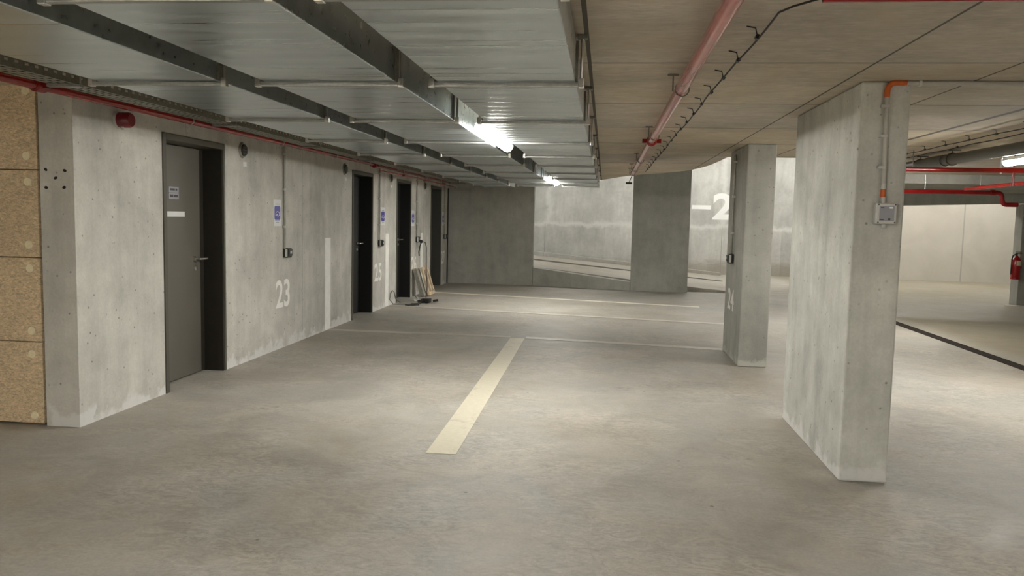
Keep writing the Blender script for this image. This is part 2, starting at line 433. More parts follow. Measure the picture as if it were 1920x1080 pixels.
# back wall with the wide opening onto the ramp
P = [(XW-.1, 17.88), (-1.585, 17.84), (.575, 17.32), (1.76, 17.16)]
def wallseg(mb, a, b, z0a, z1a, z1b, th=.2):
    mb.hexa([(a[0], a[1], z0a), (b[0], b[1], z0a), (b[0], b[1]+th, z0a), (a[0], a[1]+th, z0a),
             (a[0], a[1], z1a), (b[0], b[1], z1b), (b[0], b[1]+th, z1b), (a[0], a[1]+th, z1a)])
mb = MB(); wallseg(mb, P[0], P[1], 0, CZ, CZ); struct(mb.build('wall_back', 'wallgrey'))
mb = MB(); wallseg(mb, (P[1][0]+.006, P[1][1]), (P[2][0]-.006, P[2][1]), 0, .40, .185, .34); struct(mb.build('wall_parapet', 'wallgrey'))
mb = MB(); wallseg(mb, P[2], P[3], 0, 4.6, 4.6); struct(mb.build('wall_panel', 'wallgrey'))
struct(MB().box(XW+.001, XW+.022, 17.80, 17.84, 0, 2.13).build('trim_joint', 'rubber'))
# ramp rising to the left behind it, with kerb
fp = [(-9, 18.2, 1.08), (-1.585, 18.20, .40), (.575, 17.68, .215), (1.9, 17.52, .10), (3.1, 17.5, .004)]
mb = MB()
for a, b in zip(fp, fp[1:]):
    mb.hexa([(a[0], a[1], -.1), (b[0], b[1], -.1), (b[0], 23.6, -.1), (a[0], 23.6, -.1),
             (a[0], a[1], a[2]), (b[0], b[1], b[2]), (b[0], 23.6, b[2]), (a[0], 23.6, a[2])])
struct(mb.build('floor_ramp', 'floor'))
struct(MB().hexa([(-9, 23.2, .9), (3.3, 23.2, -.1), (3.3, 23.6, -.1), (-9, 23.6, .9),
                  (-9, 23.2, 1.17), (3.3, 23.2, .07), (3.3, 23.6, .07), (-9, 23.6, 1.17)]).build('trim_kerb', 'far'))
struct(MB().hexa([(-9, 20.9, 1.0), (3.0, 20.7, -.1), (3.0, 20.82, -.1), (-9, 21.02, 1.0),
                  (-9, 20.9, 1.10), (3.0, 20.7, .03), (3.0, 20.82, .03), (-9, 21.02, 1.10)]).build('trim_gutter', 'wallgrey'))

# ------------------------------------------------------------------ doors
def door(i, y0, y1, leafmat, framemat, revealmat, handle=True):
    zt = 2.125; xl = -3.72
    r = bpy.data.objects.new('door_%d' % i, None); C.objects.link(r); r.location = (XW, (y0+y1)/2, 0); struct(r)
    def part(mb, name, mat, par=None, **kw):
        o = mb.build(name, mat, **kw); p = par or r
        o.parent = p; o.matrix_parent_inverse = Matrix.Translation(p.matrix_basis.translation if p is r else p.matrix_basis.translation).inverted()
        return o
    e = .004
    fr = MB().box(-3.775, XW+.010, y0+e, y0+.05, 0, zt-e).box(-3.775, XW+.010, y1-.035, y1-e, 0, zt-e).box(-3.775, XW+.010, y0+.05, y1-.035, zt-.055, zt-e)
    part(fr, 'frame', framemat, bevel=.003)
    part(MB().box(-3.770, XW-.006, y1-.046, y1-.036, 0, zt-.056), 'reveal_lining', revealmat)
    part(MB().box(-3.765, -3.728, y1-.125, y1-.047, .006, zt-.06), 'rebate_strip', revealmat)
    leaf = part(MB().box(-3.76, xl, y0+.055, y1-.128, .012, zt-.065), 'leaf', leafmat, bevel=.002)
    if handle:
        hy = y1-.235; hz = 1.065
        h = MB().tube([(xl, hy, hz), (xl+.02, hy, hz)], .026, 20)
        h.tube([(xl+.01, hy, hz), (xl+.055, hy, hz), (xl+.062, hy+.02, hz), (xl+.062, hy+.12, hz)], .0095, 12)
        part(h, 'handle', 'silver', smooth=True)
        part(MB().tube([(xl, hy+.005, hz-.085), (xl+.012, hy+.005, hz-.085)], .024, 16).box(xl+.012, xl+.02, hy, hy+.01, hz-.105, hz-.075), 'lock_escutcheon', 'silver', smooth=True)
    return r
door(1, *DO[0], 'door', 'frame', 'reveal')
door(2, *DO[1], 'doordark', 'frame', 'doordark')
door(3, *DO[2], 'doordark', 'frame', 'doordark')
door(4, *DO[3], 'doormid', 'frame', 'doormid', handle=False)
# notices on the first door
xl = -3.7195
def flatx(y0, y1, z0, z1, name, mat, x=XW+.0008, th=.003, parent=None, bevel=0):
    o = MB().box(x, x+th, y0, y1, z0, z1).build(name, mat, bevel=bevel)
    if parent: o.parent = parent; o.matrix_parent_inverse = Matrix.Translation(parent.location).inverted()
    return o
s = flatx(6.505, 6.665, 1.655, 1.705, 'door_notice', 'labelgrey', xl); tag(s, 'small grey notice on the nearest door, upper one of the pair', 'notice')
for a, b in ((6.525, 6.60), (6.61, 6.64)): flatx(a, b, 1.672, 1.69, 'print', 'ink', xl+.003, .0006, s)
s = flatx(6.505, 6.665, 1.60, 1.652, 'door_notice', 'labelgrey', xl); tag(s, 'small grey notice on the nearest door, directly under another notice', 'notice')
for a, b in ((6.52, 6.575), (6.585, 6.65)): flatx(a, b, 1.615, 1.637, 'print', 'ink', xl+.003, .0006, s)
s = flatx(6.468, 6.755, 1.447, 1.492, 'name_plate', 'paper', xl, .006); tag(s, 'blank white oblong plate on the nearest door above the handle', 'sign')

# ------------------------------------------------------------------ wood fibre boards at the left edge
zs = [.012, .583, 1.161, 1.753, 2.36]
names = ['lowest', 'second from the floor', 'third from the floor', 'topmost']
discz = [(.067, .496), (.658, 1.087), (1.247, 1.671), (1.845, 2.275)]
for i in range(4):
    r = empty('insulation_board', (-4.45, 5.02, zs[i]), 'tan wood fibre insulation board at the left edge, %s of the stack' % names[i], 'board', 'insulation boards left of the wall end')
    MB().box(-.655, .645, 0, .08, .002, zs[i+1]-zs[i]-.004).build('board', 'woodwool', r, bevel=.003)
    for z in discz[i]:
        for dx in (.572, -.4):
            x = dx + .004*math.sin(z*9)
            MB().tube([(x, 0, z-zs[i]), (x, -.004, z-zs[i])], [.028, .026], 28).tube([(x, -.004, z-zs[i]), (x, -.0055, z-zs[i])], [.015, .014], 20).build('fixing_disc', 'disc', r)
# scars on the wall end face
for x, z, rr in ((-3.742, 1.755, .6), (-3.605, 1.75, .3), (-3.672, 1.70, -.4), (-3.742, 1.635, .1), (-3.612, 1.638, -.2)):
    o = MB().tube([(0, 0, 0), (0, -.003, 0)], [.013, .010], 12).build('anchor_hole', 'reveal', loc=(x, 5.0198, z)); o.scale = (1.1, 1, .75); o.rotation_euler.y = rr
    tag(o, 'small dark anchor hole in the end face of the left wall', 'hole', 'anchor holes in the wall end')

# ------------------------------------------------------------------ columns
def column(x0, x1, y0, y1, label, mat='column'):
    r = empty('concrete_column', ((x0+x1)/2, (y0+y1)/2, 0), label, 'column')
    hx, hy = (x1-x0)/2, (y1-y0)/2
    MB().box(-hx, hx, -hy, hy, .0, 2.309).build('shaft', mat, r, bevel=.012)
    return r
column(1.41, 1.682, 4.79, 6.31, 'wide concrete column nearest the camera, grey detector box on its face')
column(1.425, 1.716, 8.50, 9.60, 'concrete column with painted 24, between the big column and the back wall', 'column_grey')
r = empty('concrete_column', (8.66, 17.0, 0), 'concrete column at the right edge with the red fire extinguisher', 'column')
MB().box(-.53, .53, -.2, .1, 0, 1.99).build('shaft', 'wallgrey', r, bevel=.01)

# ------------------------------------------------------------------ floor markings
def quad(pts, name, mat, label, cat='floor marking', group=None):
    bm = MB(); lo = [(x, y, .0012) for x, y in pts]; hi = [(x, y, .004) for x, y in pts]; bm.hexa(lo+hi)
    return tag(bm.build(name, mat), label, cat, group)
quad([(-1.086, 4.875), (-.891, 4.878), (-.955, 9.86), (-1.135, 9.87)], 'parking_line', 'cream', 'wide cream painted stripe running away down the middle of the floor')
def cross(a, b, wd, label, mat): 
    quad([(a[0], a[1]-wd/2), (b[0], b[1]-wd/2), (b[0], b[1]+wd/2), (a[0], a[1]+wd/2)], 'parking_line', mat, label)
cross((-3.535, 9.97), (-1.14, 9.96), .16, 'worn pale cross line from the wall stripe by 23 to the wide stripe', 'worn')
cross((-.95, 9.95), (1.42, 9.62), .16, 'worn pale cross line from the wide stripe to the column with 24', 'worn')
cross((-3.535, 12.98), (1.9, 12.05), .16, 'worn pale cross line starting at the wall stripe by 25', 'worn')
cross((-3.535, 15.55), (1.70, 14.37), .16, 'clean pale cross line on the floor, farthest toward the back wall', 'fresh')
cross((7.9, 16.72), (9.4, 16.72), .10, 'pale line on the floor at the foot of the extinguisher column', 'fresh')
# wall stripes and bay numbers
for y0, y1, z1, lb in ((9.86, 10.07, 1.193, 'white vertical stripe on the left wall before the second door'),
                       (12.70, 12.90, 1.20, 'white vertical narrow stripe between the second and third doors'),
                       (15.20, 15.40, 1.17, 'white vertical stripe on the left wall behind the leaning wooden frames')):
    tag(flatx(y0, y1, .006, z1, 'wall_stripe', 'white', th=.002), lb, 'wall marking')
def number(s, origin, width, h, axis, label, mat='white', bold=.018, cat='number'):
    me = text_mesh(s, h, bold)
    for v in me.vertices:
        u, w_, t_ = v.co.x*width, v.co.y*h, max(0, v.co.z)*.25
        if axis == 'x+': v.co = (origin[0]+.0006+t_, origin[1]+u, origin[2]+w_)
        elif axis == 'x-': v.co = (origin[0]-.0006-t_, origin[1]-u, origin[2]+w_)
        else: v.co = (origin[0]+u, origin[1]-.001-t_, origin[2]+w_)
    me.materials.clear(); me.materials.append(MAT[mat])
    o = bpy.data.objects.new('painted_number', me); C.objects.link(o)
    return tag(o, label, cat)
number('23', (XW, 8.325, .452), .385, .312, 'x+', 'white painted bay number 23 on the wall between first and second doors')
number('25', (XW, 12.08, .46), .40, .285, 'x+', 'white painted bay number 25, low between the second and third doors')
number('26', (XW, 14.47, .46), .40, .285, 'x+', 'white painted bay number 26 half hidden behind leaning frames')
number('27', (XW, 17.20, .46), .36, .285, 'x+', 'white painted bay number 27 near the far wall corner')
number('24', (1.425, 9.37, .53), .43, .235, 'x-', 'white painted bay number 24 on the side of the second column')
o = MB().box(2.455, 3.0, 23.596, 23.599, 1.87, 1.985).build('painted_minus', 'whitebright'); tag(o, 'big white minus bar painted on the far ramp wall left of the 2', 'number')
number('2', (3.05, 23.6, 1.58), .58, .76, 'y', 'big white 2 on the far ramp wall partly behind a column', 'whitebright', .03)

# ------------------------------------------------------------------ wall notices, sockets, vents
def charge_sign(y, z, w, h, label):
    r = empty('wall_sign', (XW, y, z), label, 'sign', 'blue and white notices on the left wall')
    MB().box(.001, .004, 0, w, 0, h).build('sheet', 'paper', r, bevel=.001)
    # rounded blue panel
    bw, bh, rr = w*.76, h*.52, w*.12; y0, z0 = w*.12, h*.24
    poly = []
    for cx, cz, a0 in ((y0+bw-rr, z0+bh-rr, 0), (y0+rr, z0+bh-rr, PI/2), (y0+rr, z0+rr, PI), (y0+bw-rr, z0+rr, 1.5*PI)):
        for j in range(5):
            a = a0+j*PI/8; poly.append((cx+rr*math.cos(a), cz+rr*math.sin(a)))
    MB().prism(poly, .004, .0048, 'x').build('blue_panel', 'blue', r)
    MB().box(.004, .0047, y0+rr*.5, y0+bw-rr*.5, z0-h*.035, z0).build('blue_band', 'ltblue', r)
    # white looped symbol
    cyy, czz = w*.5, z0+bh*.42
    g = MB(); pts = []
    for j in range(11):
        a = -.5 + j*(PI+1.0)/10; pts.append((.0055, cyy+math.cos(a)*w*.24, czz+math.sin(a)*h*.09))
    g.tube(pts, h*.011, 6); g.tube([(.0055, cyy-w*.26, czz-h*.05), (.0055, cyy, czz-h*.02), (.0055, cyy, czz-h*.08)], h*.011, 6)
    g.tube([(.0055, cyy+w*.05, czz-h*.085), (.0055, cyy+w*.3, czz-h*.03)], h*.010, 6)
    g.build('symbol', 'whitebright', r)
    MB().box(.004, .0046, w*.28, w*.75, h*.82, h*.84).build('print', 'ink', r)
    MB().box(.004, .0046, w*.34, w*.70, h*.135, h*.152).build('print', 'ink', r)
    return r
charge_sign(8.262, 1.355, .205, .288, 'white notice with blue panel on the left wall above number 23')
charge_sign(12.395, 1.34, .26, .285, 'white notice with blue panel on the left wall above number 25')
charge_sign(14.43, 1.31, .24, .285, 'white notice with blue panel on the left wall above number 26')
charge_sign(17.22, 1.31, .19, .285, 'white notice with blue panel on the left wall above number 27')

def socket(yc, ztop, zbox, label, plugged=False, side=1, x=XW, yb=None):
    """conduit dropping to a black wall socket; side=+1 faces +x"""
    yb = yc+.055 if yb is None else yb
    r = empty('conduit_drop', (x, yc, zbox), 'steel conduit '+label, 'conduit')
    h = ztop-zbox
    MB().tube([(side*.022, 0, .05), (side*.022, 0, h)], .0125, 12).build('pipe', 'conduit', r, smooth=True)
    for f in (.25, .6, .93):
        MB().box(min(0, side*.038), max(0, side*.038), -.018, .018, h*f-.012, h*f+.012).build('clip', 'pvc', r, bevel=.002)
    b = empty('wall_socket', (x, yb, zbox-.05), 'black wall socket '+label, 'socket')
    MB().box(min(side*.0005, side*.06), max(side*.0005, side*.06), -.06, .06, 0, .105).build('box', 'black', b, bevel=.008)
    MB().box(min(side*.06, side*.072), max(side*.06, side*.072), -.05, .05, .02, .092).build('lid', 'black', b, bevel=.005)
    MB().box(min(side*.03, side*.055), max(side*.03, side*.055), -.0625, -.0605, .012, .096).build('label_strip', 'greyplastic', b)
    MB().box(min(side*.0722, side*.0735), max(side*.0722, side*.0735), -.02, .022, .045, .075).build('rating_label', 'greyplastic', b)
    return r, b
socket(8.52, 2.225, 1.055, 'left of the unpainted wall stretch above number 23')
socket(12.27, 2.225, 1.055, 'above number 25, between the second and third doors')
socket(14.79, 2.24, 1.055, 'above number 26 with a black plug hanging in it')
socket(17.40, 2.24, 1.055, 'above number 27 by the last door')
socket(9.14, 2.25, 1.10, 'on the side of the column painted 24', side=-1, x=1.425, yb=9.12)

def vent(y, z, label, plate=True):
    r = empty('wall_vent', (XW, y, z), label, 'vent', 'round vents high on the left wall')
    MB().tube([(.0005, 0, 0), (.018, 0, 0)], [.078, .070], 28).build('rim', 'conduit', r, smooth=True)
    MB().tube([(.018, 0, 0), (.03, 0, 0)], [.06, .055], 24).build('core', 'black', r, smooth=True)
    for dz in (-.03, 0, .03): MB().box(.03, .033, -.048, .048, dz-.004, dz+.004).build('slat', 'frame', r)
    if plate:
        p = tag(flatx(y+.01, y+.09, z-.155, z-.11, 'vent_label', 'paper'), 'small white label under the vent '+label.split('wall ')[-1], 'label')
vent(7.53, 2.10, 'dark round vent high on the left wall between the first door and number 23')
vent(10.62, 2.11, 'dark round vent high on the left wall just before the second door')
vent(12.98, 2.11, 'dark round vent high on the left wall just before the third door')
vent(15.48, 2.09, 'dark round vent high on the left wall just before the fourth door')

# red sounder
r = empty('alarm_sounder', (XW, 5.52, 2.145), 'dark red round alarm sounder on the left wall by the boards', 'alarm')
MB().tube([(.0005, 0, 0), (.02, 0, 0)], [.062, .062], 28).build('base_ring', 'greyplastic', r, smooth=True)
MB().tube([(.02, 0, 0), (.095, 0, 0), (.11, 0, 0)], [.056, .056, .045], 28).build('housing', 'siren', r, smooth=True)
MB().tube([(.05, -.02, -.05), (.05, -.02, -.072)], .012, 10).build('cable_gland', 'greyplastic', r, smooth=True)

# ------------------------------------------------------------------ air ducts and hangers
ZD = 2.105; DUCTS = [('right', -.773, -.152, 15.0), ('middle', -1.592, -.968, 15.4), ('left', -2.42, -1.811, 16.0)]
HY = [.80, 2.185] + [.838+1.39*i for i in range(2, 12)]
for nm, x0, x1, ye in DUCTS:
    r = empty('air_duct', ((x0+x1)/2, 0, ZD), 'flat galvanised ventilation duct under the ceiling, %s one of the three' % nm, 'duct', 'ventilation ducts')
    hw = (x1-x0)/2
    MB().box(-hw, hw, -3, ye, 0, .178).build('body', 'duct', r, bevel=.004)
    for y in HY:
        if y < 1 or y > ye-.2: continue
        for a, b in ((hw, hw+.011), (-hw-.011, -hw)): MB().box(a, b, y-.018, y+.018, .002, .176).build('flange', 'darkzinc', r)
for nm, x0, x1, ye in DUCTS:
    first = None
    for i, y in enumerate(HY):
        if y < .8 or y > ye-.1: continue
        hl = 'galvanised strut hanger under the %s duct' % nm
        if first is None:
            r = first = empty('duct_hanger', ((x0+x1)/2, y, ZD), hl, 'hanger', 'strut hangers under the %s duct' % nm)
            hw = (x1-x0)/2+.015
            MB().box(-hw, hw, -.013, .013, -.022, -.003).build('strut', 'zinc', r, bevel=.004)
            for sgn in (-1, 1):
                xr = sgn*(hw+.012)
                MB().tube([(xr, 0, -.02), (xr, 0, .203)], .0065, 8).build('rod', 'silver', r, smooth=True)
                MB().box(xr-.013, xr+.013, -.015, .015, -.026, .016).build('corner_bracket', 'silver', r, bevel=.003)
                MB().box(xr-.022, xr+.022, -.02, .02, .186, .2045).build('ceiling_plate', 'darkzinc', r, bevel=.002)
        else:
            dup(first, ((x0+x1)/2, y, ZD))

# ------------------------------------------------------------------ fluorescent lamps and added fill lamps
def lamp(name, x, y, z, label, L=1.5, hang=None, rz=0, grp='fluorescent ceiling lamps', dm='lamp'):
    r = empty(name, (x, y, z), label, 'lamp', grp, rz)
    h = L/2
    pr = [(-.052, .045), (.052, .045), (.058, .028), (-.058, .028)]
    b = MB().prism([(-.05, .07), (.05, .07), (.058, .04), (-.058, .04)], -h+.004, h-.004, 'y').build('housing', 'lampbody', r, bevel=.004)
    n = 10; arcp = [(.047*math.cos(-PI*j/n), .038+.045*math.sin(-PI*j/n)) for j in range(n+1)]
    MB().prism(arcp, -h, h, 'y').build('diffuser', dm, r)
    for s_ in (-1, 1):
        capp = [(.051*math.cos(-PI*j/n), .039+.049*math.sin(-PI*j/n)) for j in range(n+1)] + [(-.05, .07), (.05, .07)]
        MB().prism(capp, s_*h, s_*(h+.006), 'y').build('end_cap', 'lampcap', r)
    if hang:
        for s_ in (-.5, .5): MB().tube([(0, s_*h, .07), (0, s_*h, hang)], .004, 6).build('suspension', 'zinc', r)
    return r
lamp('fluorescent_lamp', -.87, 6.28, 2.082, 'lit fluorescent lamp between the middle and right ducts, nearest one in view', hang=.227, L=1.42)
lamp('fluorescent_lamp', -.87, 13.4, 2.09, 'small lit fluorescent lamp at the far end of the ducts', hang=.219)
lamp('fluorescent_lamp', -.87, .2, 2.09, 'lit fluorescent lamp between the ducts behind the camera', hang=.219, dm='lampnear')
lamp('fluorescent_lamp', -3.0, -2.4, 2.062, 'added fill lamp left of the ducts behind the camera', hang=.20, dm='lampleft')  # unseen fill lamp, added to brighten the boards at the left
lamp('fluorescent_lamp', 3.78, 7.42, 2.10, 'lit fluorescent lamp at the right edge below the grey pipe', hang=.209)
lamp('fluorescent_lamp', 3.85, -1.2, 2.085, 'lit fluorescent lamp of the right bay behind the camera', hang=.224, dm='lampnear')
lamp('fluorescent_lamp', 3.8, 11.85, 2.12, 'added fill lamp under the far slab edge, hidden by the nearest column', hang=.189, L=1.4)  # unseen lamp added to light the right bay floor and slab face
for x, y, lb in ((-2.4, 20.8, 'added unseen lamp high above the ramp behind the back wall'), (2.2, 21.2, 'added unseen lamp high above the ramp foot left of the columns'),
                 (5.3, 21.2, 'added unseen lamp high above the ramp foot, behind the nearest column'),
                 (8.2, 21.6, 'added unseen lamp high above the right bay behind the beam'), (11.0, 21.6, 'added unseen lamp high above the far right corner')):
    lamp('added_ramp_lamp', x, y, 4.2, lb, L=1.5, hang=.40, rz=PI/2, grp='added lamps above the ramp', dm='lampramp')  # unseen lamps added to brighten the ramp and the far wall

# ------------------------------------------------------------------ cable tray and red pipe on the left
r = empty('cable_tray', (-3.185, 0, 2.225), 'perforated metal cable tray running under the ceiling along the left wall', 'tray')
bm = MB()
# side rails with real slots: two strips joined by bridges
for sx in (-.085, .085):
    bm.box(sx-.001, sx+.001, -3, 17.6, 0, .03); bm.box(sx-.001, sx+.001, -3, 17.6, .045, .062)
    y = -3
    while y < 17.6: bm.box(sx-.001, sx+.001, y, y+.045, .03, .045); y += .075
bm.box(.075, .087, -3, 17.6, .06, .063)
bm.build('side_rail', 'darkzinc', r)
bm = MB(); 
for a, b in ((-.085, -.065), (-.035, -.01), (.01, .035), (.065, .085)): bm.box(a, b, -3, 17.6, 0, .002)
y = -3
while y < 17.6: bm.box(-.085, .085, y, y+.03, .0005, .0025); y += .07
bm.build('perforated_floor', 'tray', r)
for y in (0.6, 2.6, 4.45, 6.45, 8.45, 10.45, 12.45, 14.45, 16.45):
    MB().box(-.10, .11, y-.015, y+.015, -.016, -.001).tube([(.103, y, -.01), (.103, y, .084)], .005, 6).build('bracket', 'zinc', r)
bm = MB()
for i in range(3):
    x = -.05+i*.05; bm.tube([(x+.01*math.sin(yy*.8+i), yy, .015) for yy in [q*.7 for q in range(-4, 25)]], .010, 6)
bm.build('cables', 'rubber', r)

r = empty('sprinkler_pipe', (-3.42, 0, 2.232), 'glossy red pipe running along the top of the left wall', 'pipe')
MB().tube([(0, -3, 0), (0, 4.52, 0)], .027, 20).tube([(0, 4.52, 0), (0, 11.65, .012)], .0265, 20).tube([(0, 11.65, .012), (0, 17.4, .02)], .0265, 20).build('pipe', 'red', r, smooth=True)
for y in (4.55, 11.65):
    MB().tube([(0, y-.05, 0.004), (0, y-.04, .004), (0, y+.04, .004), (0, y+.05, .004)], [.034, .043, .043, .034], 20).box(-.065, .065, y-.018, y+.018, -.014, .016).build('coupling', 'darkred', r, smooth=True)
for y in (2.4, 6.33, 8.2, 9.9, 13.3, 15.1, 16.4):
    bm = MB(); bm.tube([(p[0], y+p[1], p[2]+.008) for p in arc((0, 0, 0), .031, 0, 2*PI, 16, 'xz')], .004, 6, False); bm.tube([(0, y, .035), (0, y, .077)], .004, 6)
    bm.build('clamp', 'zinc', r)
# second thinner pipe rising behind the first at the far end
r = empty('branch_pipe', (-3.36, 0, 2.065), 'thin dull red pipe beside the main red pipe above the last two doors', 'pipe')
MB().tube([(.0, 11.7, .09), (0.03, 14, .10), (0.10, 17.3, .07)], .013, 12).build('pipe', 'redpink', r, smooth=True)
for y in (13.0, 14.6, 16.2): MB().tube([(.03, y, .09), (.03, y, .15)], .004, 6).box(0, .06, y-.02, y+.02, .075, .11).build('hanger', 'darkred', r)

# ------------------------------------------------------------------ red pipe under the ceiling, right of the ducts
r = empty('sprinkler_pipe', (.391, 0, 2.226), 'dusty red pipe hung from the bare ceiling right of the ducts', 'pipe')
MB().tube([(0, -3, 0), (.0, 8, 0), (.01, 12.7, 0)], .0325, 24).build('pipe', 'redpink', r, smooth=True)
MB().tube([(.004, 7.42, 0), (.004, 7.44, 0), (.004, 7.54, 0), (.004, 7.56, 0)], [.038, .05, .05, .038], 20).box(-.08, .09, 7.46, 7.52, -.018, .018).build('coupling', 'red', r, smooth=True)
for y in (4.56, 7.03, 9.8, 11.6, 12.6):
    bm = MB(); bm.tube([(p[0]+.006, y, p[2]) for p in arc((0, 0, 0), .038, 0, 2*PI, 16)], .004, 6, False)
    bm.tube([(-.045, y, -.01), (-.045, y, .078)], .004, 6).box(-.075, -.015, y-.008, y+.008, .072, .0805)
    bm.build('clamp', 'darkzinc', r)
MB().tube([(-.04, 12.9, -.13), (0, 12.8, -.03), (.02, 12.65, .074)], .006, 6).box(-.09, .01, 12.88, 12.92, -.15, -.12).build('end_hook', 'black', r)
# cable clipped to the ceiling beside it
def ceiling_cable(x, y0, y1, z, label, clips, droop, turn=None):
    r = empty('ceiling_cable', (x, 0, z), label, 'cable')
    pts = []
    yy = y0
    while yy <= y1:
        pts.append((.006*math.sin(yy*2.3), yy, -.006*abs(math.sin(yy*3.1)))); yy += .12
    if turn: pts = turn + pts
    MB().tube(pts, .0042, 8).build('cable', 'rubber', r, smooth=True)
    for c in clips:
        MB().tube([(0, c, 0), (-.012, c-.02, .03), (-.05, c-.03, CZ-z-.001)], .003, 6).tube([(0, c-.015, -.002), (0, c+.015, -.002)], .010, 8).build('clip', 'black', r)
    return r
ceiling_cable(.603, 3.1, 13.0, 2.273, 'thin black cable clipped to the bare ceiling right of the red pipe', [3.01+.486*i for i in range(1, 20)], 0,
              [(.84, 2.81, -.01), (.42, 2.82, 0), (.14, 2.87, 0), (.03, 2.98, -.01)])
ceiling_cable(3.16, .5, 10.1, 2.275, 'thin black cable on the ceiling at right, beyond the nearest column', [4.58+.495*i for i in range(0, 11)], 0)
ceiling_cable(3.41, .5, 10.1, 2.290, 'thin black cable on the ceiling above the grey pipe lamp', [5.2+1.6*i for i in range(0, 4)], 0)
r = empty('sprinkler_pipe', (.7, 2.85, 2.262), 'red pipe crossing the ceiling at the very top edge', 'pipe')
MB().tube([(0, 0, 0), (9, 0, 0)], .021, 16).build('pipe', 'red', r, smooth=True)
for x in (.85, 2.4, 4): MB().box(x-.01, x+.01, -.026, .026, -.024, .047).build('clamp', 'black', r)
# pink/grey sealant patch on the ceiling
# ------------------------------------------------------------------ detector box and its conduit on the nearest column
r = empty('cable_conduit', (1.545, 4.79, 1.62), 'pale grey conduit with orange elbow down the nearest column face', 'conduit')
z2 = 2.335-1.62
MB().tube([(.01, -.022, .085), (0.0, -.022, .64)], .0135, 12).build('vertical_pipe', 'pvc', r, smooth=True)
MB().tube([(0, -.022, .60)] + [(p[0], -.022, p[2]) for p in arc((.045, -.022, .635), .045, PI, PI/2, 6)] + [(.10, -.024, .679)], .0155, 12).build('elbow', 'orange', r, smooth=True)
MB().tube([(.09, -.024, .677), (1.7, -.024, .674), (5.5, -.024, .672)], .0135, 12).build('horizontal_pipe', 'pvc', r, smooth=True)
MB().tube([(.01, -.022, .045), (.01, -.022, .088)], .0145, 12).build('orange_sleeve', 'orange', r, smooth=True)
MB().tube([(.01, -.022, .088), (.01, -.022, .12)], .014, 12).build('coupler', 'greyplastic', r, smooth=True)
for z in (.21, .385, .55): MB().box(-.028, .012, -.036, -.001, z-.008, z+.008).build('clip', 'greyplastic', r, bevel=.002)
for x in (.17, .72, 1.27, 1.9, 2.6): MB().box(x-.009, x+.009, -.04, -.006, .66, .690).build('clip', 'greyplastic', r, bevel=.002)
r = empty('detector_box', (1.568, 4.79, 1.512), 'pale grey gas detector box on the face of the nearest column', 'box')
MB().box(-.055, .055, -.055, -.0005, 0, .118).build('housing', 'greyplastic', r, bevel=.006)
MB().box(-.053, .053, -.066, -.055, .002, .116).build('lid', 'greyplastic', r, bevel=.004)
MB().box(-.040, .040, -.0675, -.066, .018, .100).build('label_plate', 'labelgrey', r)
MB().box(-.034, -.016, -.0685, -.0675, .089, .094).build('print', 'ink', r)
MB().box(-.038, -.016, -.0685, -.0675, .022, .028).build('print', 'ink', r)
MB().box(.008, .020, -.0685, -.0675, .022, .033).build('print', 'ink', r)
MB().box(.012, .032, -.0685, -.0675, .087, .096).build('indicator', 'whitebright', r)
for sx in (-1, 1):
    for z in (.009, .109): MB().tube([(sx*.045, -.066, z), (sx*.045, -.0675, z)], .0042, 10).build('screw', 'black', r)
MB().tube([(-.012, -.028, .118), (-.012, -.028, .152)], .0125, 12).build('cable_gland', 'greyplastic', r, smooth=True)
MB().tube([(.0, -.028, 0), (0, -.028, -.022)], .012, 12).build('cable_gland', 'greyplastic', r, smooth=True)

# ------------------------------------------------------------------ right bay services
r = empty('drain_pipe', (3.60, 0, 2.21), 'thick grey plastic pipe hung under the ceiling of the right bay', 'pipe')
MB().tube([(.10, 2, .0), (0, 7.5, 0), (-.06, 10.2, 0)], .055, 24).build('pipe', 'pipegrey', r, smooth=True)
MB().tube([(-.035, 9.05, 0), (-.045, 9.5, 0)], .064, 24).build('sleeve', 'pipegrey', r, smooth=True)
for y in (8.9, 9.75, 6.2):
    bm = MB(); xo = -.03 if y > 8 else .03
    bm.tube([(xo+p[0], y, p[2]) for p in arc((0, 0, 0), .062, 0, 2*PI, 24)], .009, 8, False); bm.tube([(xo, y, .06), (xo, y, .099)], .006, 8).box(xo-.04, xo+.08, y-.012, y+.012, .088, .0995)
    bm.build('pipe_clamp', 'darkzinc', r, smooth=True)
r = empty('sprinkler_pipe', (2.9, 9.0, 2.108), 'bright red horizontal pipe below the grey pipe in the right bay', 'pipe')
MB().tube([(0, 0, 0), (8, 0, 0)], .025, 20).build('pipe', 'red', r, smooth=True)
MB().tube([(1.20, 0, -.03), (1.20, 0, .12)], .011, 10).build('white_clip', 'greyplastic', r, smooth=True)
MB().tube([(1.33, .0, .02), (1.33, 0, .196)], .006, 8).build('hanger_rod', 'darkred', r)
MB().tube([(1.33, .0, -.02), (1.33, 0, -.16)], .010, 10).tube([(1.33, 0, -.14), (1.33, 0, -.16)], .018, 10).build('sprinkler_drop', 'darkred', r, smooth=True)
for x in (.32, 1.9, 3.2): MB().tube([(x, 0, .02), (x, 0, .196)], .005, 6).build('hanger_rod', 'zinc', r)
r = empty('sprinkler_pipe', (4.4, 13.0, 2.045), 'dark red pipe with a bent end, lower one in the right bay', 'pipe')
el = [(0, 0, 0), (1.44, 0, 0)] + [(p[0], 0, p[2]) for p in arc((1.50, 0, -.07), .07, PI/2, 0, 5)] + [(1.575, 0, -.12)] + [(p[0], 0, p[2]) for p in arc((1.64, 0, -.12), .06, PI, 1.5*PI, 5)] + [(1.8, 0, -.18)]
MB().tube(el, .034, 20).build('pipe', 'darkred', r, smooth=True)
